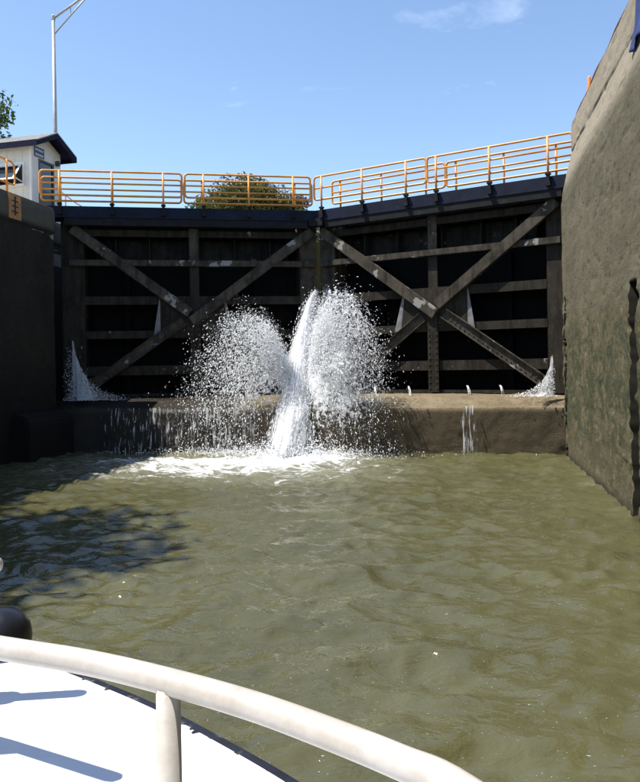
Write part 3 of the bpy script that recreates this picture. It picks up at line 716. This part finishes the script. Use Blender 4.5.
def ptree(label, px_, py_, dist, rad, crown_lo, mat, nl, leaf, seed, group, gz=GZ):
    (x, y), zt = tree_at(px_, py_, dist)
    return tree(label, (x, y, gz), zt - gz, rad, crown_lo, mat, nl, leaf, seed, group)
GR = 'trees beyond the gates'
ptree('broad olive brown tree rising behind the left gate railing', 250, 186, 52, 4.5, 0.8, 'leaf_olive', 26000, 0.13, 1, GR)
ptree('lower green tree left of the broad olive tree behind the gate', 209, 194, 55, 3.0, 0.6, 'leaf_green', 9000, 0.13, 2, GR)
ptree('rusty brown tree seen above the gap between the gate leaves', 299, 195, 54, 2.3, 0.5, 'leaf_rust', 7000, 0.12, 3, GR)
ptree('small olive bush low behind the middle of the left gate railing', 280, 190, 50, 2.4, 0.5, 'leaf_olive', 8000, 0.12, 8, GR)
tree('green leafy tree whose twigs reach in at the left frame edge', (-18.55, 24.5, GZ), 7.0, 2.6, 1.8, 'leaf_green', 9000, 0.1, 4)
tree('large green unseen bank tree left of the frame, added to shade the water', (-15.4, 6.3, GZ), 11.6, 4.7, 2.2, 'leaf_green', 10500, 0.2, 5)  # out of view, added for the dark patch it casts on the water

# ------------------------------------------------------------------ spray
def drops(name, P, S, D, stretch, label, mat='spray', cat='water spray'):
    """P centres, S radii, D direction of travel; each drop is a stretched octahedron"""
    n_ = len(P); D = D / (np.linalg.norm(D, axis=1)[:, None] + 1e-9)
    h = RNG.normal(size=(n_, 3)); a = np.cross(D, h); a /= np.linalg.norm(a, axis=1)[:, None] + 1e-9; b = np.cross(D, a)
    S = S[:, None]; st = stretch[:, None]
    j = lambda: (0.65 + 0.7 * RNG.random((n_, 1)))
    V = np.stack([P + D * S * st * j(), P - D * S * st * j(), P + a * S * j(), P - a * S * j(), P + b * S * j(), P - b * S * j()], 1).reshape(-1, 3)
    f = np.array([[0, 2, 4], [0, 4, 3], [0, 3, 5], [0, 5, 2], [1, 4, 2], [1, 3, 4], [1, 5, 3], [1, 2, 5]])
    F = (np.arange(n_)[:, None, None] * 6 + f[None]).reshape(-1, 3)
    o = link(name, npmesh(name, V, F), mat, smooth=True)
    return tag(o, label, cat, kind='stuff')
def ballistic(n_, p0, spread, vx, vy, vz, tmax, zmin=-0.02, tpow=1.0):
    """random drops along ballistic paths; vx, vy, vz are arrays; returns positions and velocities above zmin"""
    t_ = RNG.random(n_) ** tpow * tmax
    P = np.array(p0) + RNG.normal(size=(n_, 3)) * np.array(spread) + np.stack([vx * t_, vy * t_, vz * t_ - 4.9 * t_ ** 2], 1)
    Vv = np.stack([vx, vy, vz - 9.8 * t_], 1); ok = P[:, 2] > zmin
    return P[ok], Vv[ok]
R = RNG
SV, SF, SA, SC = [], [], [], []
def sheet(P, flow, cover, closed=False):
    """queue one thin curved water sheet; P is (nu, nv, 3), flow (nu, nv, 2) noise coordinates, cover (nu, nv)"""
    nu, nv = P.shape[:2]; base = sum(len(q) for q in SV)
    SV.append(P.reshape(-1, 3)); SF.append(gridfaces(nu, nv) + base)
    SA.append(np.concatenate([flow.reshape(-1, 2), np.full((nu * nv, 1), R.random() * 50)], 1)); SC.append(np.clip(cover, 0, 1).ravel())
def flush(name, label, cat='water spray'):
    me = npmesh(name, np.concatenate(SV), np.concatenate(SF))
    a_ = me.attributes.new('flow', 'FLOAT_VECTOR', 'POINT'); a_.data.foreach_set('vector', np.concatenate(SA).astype(np.float32).ravel())
    c_ = me.attributes.new('cover', 'FLOAT', 'POINT'); c_.data.foreach_set('value', np.concatenate(SC).astype(np.float32))
    for q in (SV, SF, SA, SC): q.clear()
    return tag(link(name, me, 'water_sheet', smooth=True), label, cat, kind='stuff')
# main jet: water leaving the slit between the two mitre posts and arching out over the sill
def jet_speed(h): return 3.45 / np.sqrt((h - 1.3) / 4.9) * 1.06
for q in (0.2, 0.42, 0.62, 0.8, 0.95, 1.1, 1.25, 1.4):
    tau, a = np.meshgrid(np.linspace(0, 1, 60), np.linspace(0, 2 * math.pi, 25), indexing='ij')
    h = 3.55 + 1.1 * min(q, 1.02) * np.sin(a); T = np.sqrt(2 * (h + 0.05) / 9.8) * tau; v = jet_speed(h)
    wd = (0.035 + 0.52 * tau ** 1.2) * q; wob = 1 + (0.25 + 0.6 * tau) * fbm(tau * 8 + q * 7, a * 1.6, 300, 3)
    P = np.stack([-4.36 + np.cos(a) * wd * wob, 22.75 - v * T + 0.25 * q * tau * np.cos(a * 2), h - 4.9 * T ** 2 + 0.08 * tau * fbm(tau * 7, a * 2 + q, 301, 2)], 2)
    cov = np.interp(tau, [0, 0.15, 0.75, 0.92, 1], [0.80, 0.78, 0.74, 0.64, 0.42]) - 0.34 * max(0, q - 0.5)
    sheet(P, np.stack([np.cos(a) * 7 * (0.6 + q) + np.sin(a) * 4, tau * 6], 2), cov)
flush('water_jet', 'bright white jet of water falling from the slit between the gates')
n_ = 16000
h0 = 4.66 - 2.2 * R.random(n_) ** 1.7; v0 = jet_speed(h0) * (1 + 0.06 * R.normal(size=n_))
tf = np.sqrt(2 * (h0 + 0.1) / 9.8) * R.random(n_) ** 0.6; tw = 0.03 + 0.30 * tf ** 1.4
P = np.stack([-4.36 + R.normal(size=n_) * tw, 22.72 - v0 * tf, h0 - 4.9 * tf ** 2 + R.normal(size=n_) * 0.06], 1)
D = np.stack([R.normal(size=n_) * 0.5, -v0, -9.8 * tf - 0.5], 1)
keep = ~((P[:, 1] > 19.3) & (P[:, 2] < 1.35))
drops('water_spray', P[keep], (0.003 + 0.009 * R.random(n_) ** 2)[keep], D[keep], (2 + 7 * R.random(n_))[keep], 'loose drops flying off the big white jet')
# two fans thrown up where the jet strikes the sill
IMPX, IMPY, IMPZ = -4.2, 19.55, 1.2
def fan(side, n_, vx0, vx1, vzm, label, cov0, smax):
    vxm = vx0 + (vx1 - vx0) * 0.6
    def vzof(vx): return vzm * np.sqrt(np.clip(1 - 0.30 * ((vx - vxm) / (vx1 - vx0) * 1.6) ** 2, 0.2, 1))
    # thin torn sheets
    for k in range(9):
        f = 0.55 + 0.47 * k / 8; yv = R.normal(-0.6, 0.35)
        e, t_ = np.meshgrid(np.linspace(0, 1, 60), np.linspace(0.03, 1.38, 60), indexing='ij')
        vx = vx0 + (vx1 - vx0) * e; vz = vzof(vx) * f * (1 + 0.16 * fbm(e * 9 + k * 3, e * 0 + k, 320 + k, 3)); vy = yv + 0.5 * fbm(e * 4, t_ * 2, 340 + k, 3)
        wob = 0.22 * fbm(e * 6 + k, t_ * 5, 350 + k, 3) * t_
        P = np.stack([IMPX + 0.1 * side + side * (vx * t_ + wob), IMPY + vy * t_, IMPZ + vz * t_ - 4.9 * t_ ** 2 + wob], 2)
        cov = cov0 - 0.10 * (k / 8) - 0.16 * t_ - 0.22 * np.clip((1.25 - P[..., 2]) / 1.2, 0, 1) + 0.10 * np.clip(1 - t_ / 0.4, 0, 1)
        cov = np.where((P[..., 2] < -0.02) | ((P[..., 1] > 19.05) & (P[..., 2] < 1.25)), 0, cov) - 0.4 * np.clip(np.abs(e - 0.5) * 2 - 0.8, 0, 1)
        sheet(P, np.stack([(P[..., 0]) * 9, P[..., 2] * 7.5], 2), cov)
    flush('water_spray', label[0])
    nl = 1100
    lx = vx0 + (vx1 - vx0) * R.random(nl) ** 0.8; lz = vzof(lx) * (0.5 + 0.52 * R.random(nl) ** 0.5)
    ly = R.normal(-0.7, 0.45, nl); lt = R.random(nl) ** 0.9 * 1.3
    k = R.integers(0, nl, n_); free = R.random(n_) < 0.45
    vx = lx[k] + R.normal(size=n_) * np.where(free, 0.22, 0.05); vz = lz[k] + R.normal(size=n_) * np.where(free, 0.3, 0.1); vy = ly[k] + R.normal(size=n_) * np.where(free, 0.3, 0.05)
    t_ = np.where(free, R.random(n_) ** 0.9 * 1.4, np.abs(lt[k] + R.normal(size=n_) * 0.05))
    P = np.stack([IMPX + 0.12 * side + side * vx * t_, IMPY + vy * t_, IMPZ + vz * t_ - 4.9 * t_ ** 2], 1) + 0.03 * R.normal(size=(n_, 3))
    Vv = np.stack([side * vx, vy, vz - 9.8 * t_], 1)
    ok = (P[:, 2] > -0.02) & ~((P[:, 1] > 19.1) & (P[:, 2] < 1.3)) & ((P[:, 2] > 1.2) | (R.random(n_) < 0.6)); P = P[ok]; Vv = Vv[ok]
    m_ = len(P); S = 0.0032 + smax * R.random(m_) ** 3
    drops('water_spray', P, S, Vv + R.normal(size=Vv.shape) * 1.8, 1.0 + 2.4 * R.random(m_), label[1])
fan(-1, 28000, 0.85, 2.3, 7.0, ('torn white veil of water left of the jet, inside the spray dome', 'wide dome of white droplets thrown up left of the jet'), 0.58, 0.0125)
fan(1, 36000, 0.35, 1.8, 7.5, ('torn white veil of water right of the jet, inside the spray fan', 'tall fan of white droplets thrown up right of the jet'), 0.68, 0.0125)
# dense sheet on the inner edge of the right fan
for k in range(8):
    t_, e = np.meshgrid(np.linspace(0.0, 0.70, 40), np.linspace(-1, 1, 16), indexing='ij')
    P = np.stack([IMPX + 0.1 + (1.35 + 0.35 * e + 0.07 * k) * t_ + 0.05 * e, IMPY - (0.5 + 0.15 * k) * t_ + 0.1 * np.cos(e * 3 + k) * t_, IMPZ - 0.3 + (6.8 + 0.5 * e - 0.2 * k) * t_ - 4.9 * t_ ** 2], 2)
    cov = 0.86 - 0.42 * (t_ / 0.70) ** 1.4 - 0.3 * np.clip(np.abs(e) - 0.45, 0, 1)
    sheet(P, np.stack([e * 3.5, t_ * 5], 2), cov)
flush('water_spray', 'dense white sheet of water leaning right from the foot of the jet')
# plunge: churned drops at the water line
n_ = 5000
P = np.stack([IMP[0] + R.normal(size=n_) * 0.8, IMP[1] + R.normal(size=n_) * 0.35, np.abs(R.normal(size=n_)) * 0.22], 1)
P2 = np.stack([IMP[0] - 0.6 + R.normal(size=n_) * 1.6, 18.7 + R.normal(size=n_) * 0.25, np.abs(R.normal(size=n_)) * 0.10], 1)
P = np.concatenate([P, P2]); drops('water_spray', P, 0.004 + 0.016 * R.random(len(P)) ** 3, R.normal(size=P.shape), 1 + 1.0 * R.random(len(P)), 'low churning white froth where the jet meets the water')
# leaks at the two quoins, splashing onto the sill
def leak(x0, sgn, htop, reach, n_, lab1, lab2, base):
    for k in range(6):
        hh, tau = np.meshgrid(np.linspace(1.5, htop * (1 - 0.06 * k), 30), np.linspace(0, 1, 30), indexing='ij')
        T = np.sqrt((hh - 1.42) / 4.9) * tau; v = reach * (0.8 + 0.34 * k) * (1.9 - 1.25 * (hh - 1.5) / (htop - 1.5))
        P = np.stack([x0 + sgn * v * T + 0.05 * fbm(hh * 6, tau * 5, 400 + k, 2), base - 0.12 * k * tau - 0.5 * T + 0.1 * fbm(hh * 4, tau * 4, 410 + k, 2), hh - 4.9 * T ** 2 + 0.03], 2)
        cov = 0.86 - 0.16 * (hh - 1.5) / (htop - 1.5) - 0.05 * k - 0.1 * tau
        sheet(P, np.stack([hh * 6.5, tau * 3.0], 2), cov)
    flush('water_spray', lab1)
    px_ = np.abs(R.normal(size=n_)) * reach * 0.7
    hz = 1.44 + (htop - 1.6) * np.exp(-px_ * 1.6 / reach) * R.random(n_) ** 1.6
    P = np.stack([x0 + sgn * px_, base - 0.25 + R.normal(size=n_) * 0.2, hz], 1)
    drops('water_spray', P, 0.003 + 0.010 * R.random(n_) ** 3, np.stack([np.full(n_, 1.4 * sgn), np.full(n_, -0.3), -1.0 + R.normal(size=n_)], 1), 1.2 + 2 * R.random(n_), lab2)
leak(-11.15, 1, 3.15, 0.95, 3500, 'shaded leak of white water gushing onto the sill beside the left wall', 'fine drops around the leak beside the left wall', 19.9)
leak(2.3, -1, 2.45, 0.6, 1500, 'small white splash on the sill beside the right wall', 'fine drops around the splash beside the right wall', 19.75)
# film and trickles down the face of the sill
def film(x0, x1, cover, label, layers=2):
    for k in range(layers):
        xg, zz = np.meshgrid(np.arange(x0, x1, 0.05), np.linspace(1.24, 0.0, 24), indexing='ij')
        P = np.stack([xg, 19.04 - 0.04 * k - 0.10 * (1.24 - zz) ** 0.7 + 0.05 * fbm(xg * 3, zz * 1.2, 430 + k, 2), zz], 2)
        ends = np.clip(np.minimum(xg - x0, x1 - xg) / (0.12 * (x1 - x0)), 0, 1)
        sheet(P, np.stack([xg * 17, zz * 1.8], 2), cover * (0.75 + 0.25 * ends) + 0.12 * fbm(xg * 0.9, zz * 0, 440 + k, 2))
    flush('water_trickle', label, 'water')
film(-9.9, -5.0, 0.41, 'thin falls of water running down the sill face on the left')
P_ = on_y(470, 430, 19.1)
film(P_.x - 0.22, P_.x + 0.2, 0.46, 'narrow trickle running down the sill face on the right')
for px0 in (374, 408, 467, 500):
    q = on_y(px0, 392, 20.6)
    for k in range(2):
        t_, e = np.meshgrid(np.linspace(0, 1, 12), np.linspace(-1, 1, 6), indexing='ij')
        P = np.stack([q.x + 0.07 * t_ + e * (0.018 + 0.02 * t_), 20.78 - 0.4 * t_ + 0.02 * k * np.cos(e * 2), 1.70 - 0.24 * t_ ** 2 - 0.01 * k], 2)
        sheet(P, np.stack([e * 2, t_ * 2], 2), 0.66 - 0.2 * t_)
    flush('water_jet', {374: 'tiny leak under the right gate nearest the big jet', 408: 'second tiny leak under the right gate from the big jet', 467: 'third tiny leak under the right gate from the big jet', 500: 'tiny leak under the right gate nearest the right wall'}[px0])

# ------------------------------------------------------------------ tour boat in the foreground
bo = thing('boat', 'white boat foredeck with curved white pipe rail in the foreground', 'boat', (-3.1, 0, 0))
DZ = 0.76; bxo = 3.1
edge = [(-3.1, 3.98), (-2.75, 3.88), (-2.3, 3.68), (-1.86, 3.47), (-1.46, 3.26), (-1.15, 3.07), (-0.67, 2.74), (-0.22, 2.36), (0.2, 1.9), (0.58, 1.25), (0.85, 0.4), (1.0, -0.7), (1.05, -2.2), (1.05, -8.0)]
def cr(pts, m_):
    o_ = []; q = [Vector(p).to_3d() if len(p) == 2 else Vector(p) for p in pts]
    for i in range(len(q) - 1):
        p0, p1, p2, p3 = q[max(i - 1, 0)], q[i], q[i + 1], q[min(i + 2, len(q) - 1)]
        for k in range(m_):
            t_ = k / m_; o_.append(0.5 * ((2 * p1) + (p2 - p0) * t_ + (2 * p0 - 5 * p1 + 4 * p2 - p3) * t_ ** 2 + (3 * p1 - p0 - 3 * p2 + p3) * t_ ** 3))
    o_.append(q[-1]); return o_
star = [Vector((p.x + bxo, p.y, 0)) for p in cr(edge, 14)]
outline = [Vector((-p.x, p.y, 0)) for p in reversed(star)] + star[1:]
def shell(name, levels, mat, capm=True):
    mb = MB(); m_ = len(outline)
    for (off, z) in levels:
        for i, p in enumerate(outline):
            t_ = outline[min(i + 1, m_ - 1)] - outline[max(i - 1, 0)]; nn_ = Vector((-t_.y, t_.x, 0)).normalized()
            q = p - nn_ * off * -1 if False else p + nn_ * off; mb.v.append((q.x, q.y, z))
    for l_ in range(len(levels) - 1):
        for i in range(m_ - 1): mb.f.append((l_ * m_ + i, l_ * m_ + i + 1, (l_ + 1) * m_ + i + 1, (l_ + 1) * m_ + i))
    return mb
hull = shell('hull', [(-0.35, -0.5), (-0.12, 0.2), (-0.02, 0.6), (-0.005, 0.72)], 'deck_white'); hull.build('hull', 'deck_white', bo, smooth=True)
rub = shell('rub_rail', [(0.0, 0.58), (0.05, 0.59), (0.062, 0.62), (0.062, 0.72), (0.05, 0.752), (-0.06, 0.755)], 'rub_navy'); rub.build('rub_rail', 'rub_navy', bo, smooth=True)
# deck with a ragged painted edge lapping the rub rail
fine = []
for i in range(len(outline) - 1):
    for k in range(10): fine.append(outline[i].lerp(outline[i + 1], k / 10))
fine.append(outline[-1]); dv = []
fx = np.arange(len(fine)) * 0.11
jag = np.minimum(0, fbm(fx * 0.6, fx * 0 + 3.3, 12, 7) + 0.10) * 0.2 + 0.012
for i, p in enumerate(fine):
    t_ = fine[min(i + 1, len(fine) - 1)] - fine[max(i - 1, 0)]; nn_ = Vector((-t_.y, t_.x, 0)).normalized(); q = p + nn_ * (-0.012 + max(-0.05, min(0.02, jag[i]))); dv.append((q.x, q.y, DZ))
dk = MB(); dk.prism(dv, (0, 0, -0.02)); dk.build('deck', 'deck_white', bo)
def boat_pts(l_): return [Vector((p[0] + bxo, p[1], p[2])) for p in l_]
RZ = EYE - 0.53
rail = boat_pts([(p.x, p.y, RZ) for p in cr([(-2.4, 1.38), (-1.6, 1.37), (-1.2, 1.335)] + [tuple(on_z(q[0], q[1], RZ).xy) for q in ((0, 648), (90, 663), (170, 682), (250, 705), (320, 730), (400, 762), (470, 796))] + [(0.2, 0.68), (0.36, 0.4), (0.42, -0.2)], 6)])
ra = MB().tube(rail, 0.022, 20).build('pipe_rail', 'rail_white', bo, smooth=True)
pq = on_z(168, 682, RZ)
pb = boat_pts([(pq.x, pq.y, RZ - 0.008), (pq.x, pq.y, DZ - 0.004)])
MB().tube(pb, 0.0205, 20).build('post', 'rail_white', ra, smooth=True)
MB().lathe([(0.06, 0), (0.06, 0.012), (0.03, 0.016)], (pb[0].x, pb[0].y, DZ), 18).build('foot_plate', 'rail_white', ra, smooth=True)
for q in ((-2.2, 1.42), (0.42, -0.15)):
    c_ = boat_pts([(q[0], q[1], RZ - 0.012), (q[0], q[1], DZ - 0.004)]); MB().tube(c_, 0.0215, 14).build('post', 'rail_white', ra, smooth=True)
B_ = on_z(-3, 565, EYE - 0.75); zz_ = EYE - 0.75
l2 = boat_pts([(B_.x - 1.9, B_.y + 0.5, zz_), (B_.x - 0.6, B_.y + 0.17, zz_), (B_.x - 0.02, B_.y, zz_), (B_.x + 0.005, B_.y - 0.005, zz_), (B_.x + 0.02, B_.y - 0.008, zz_)])
r2 = MB().tube(l2, [0.036, 0.036, 0.036, 0.03, 0.012], 16).build('bow_rail', 'rail_white', bo, smooth=True)
for q in (0.5, 1.7): c_ = l2[2] + (l2[0] - l2[2]).normalized() * q; MB().tube([c_, (c_.x, c_.y, DZ - 0.004)], 0.03, 12).build('post', 'rail_white', r2, smooth=True)
bl = on_z(0, 652, DZ)
bw = MB().lathe([(0.15, 0.0), (0.168, 0.03), (0.175, 0.09), (0.165, 0.15), (0.135, 0.20), (0.09, 0.232), (0.04, 0.246), (0.005, 0.25)], (bl.x + bxo, bl.y, DZ - 0.002), 28)
bw.build('rubber_bollard', 'black_rubber', bo, smooth=True)['label'] = 'black domed rubber bollard at the bow'
sp_ = Vector((-1.85 - 0.63 * math.cos(SUN_AZ - math.pi), 3.36 - 0.63 * math.sin(SUN_AZ - math.pi), DZ))  # unseen post, added and placed by the sun to cast a deck shadow
MB().lathe([(0.075, 0), (0.075, 0.5), (0.045, 0.56), (0.045, 1.15), (0.04, 1.185), (0.02, 1.205), (0.003, 1.21)], (sp_.x + bxo, sp_.y, DZ - 0.003), 18).build('post', 'rail_white', r2, smooth=True)
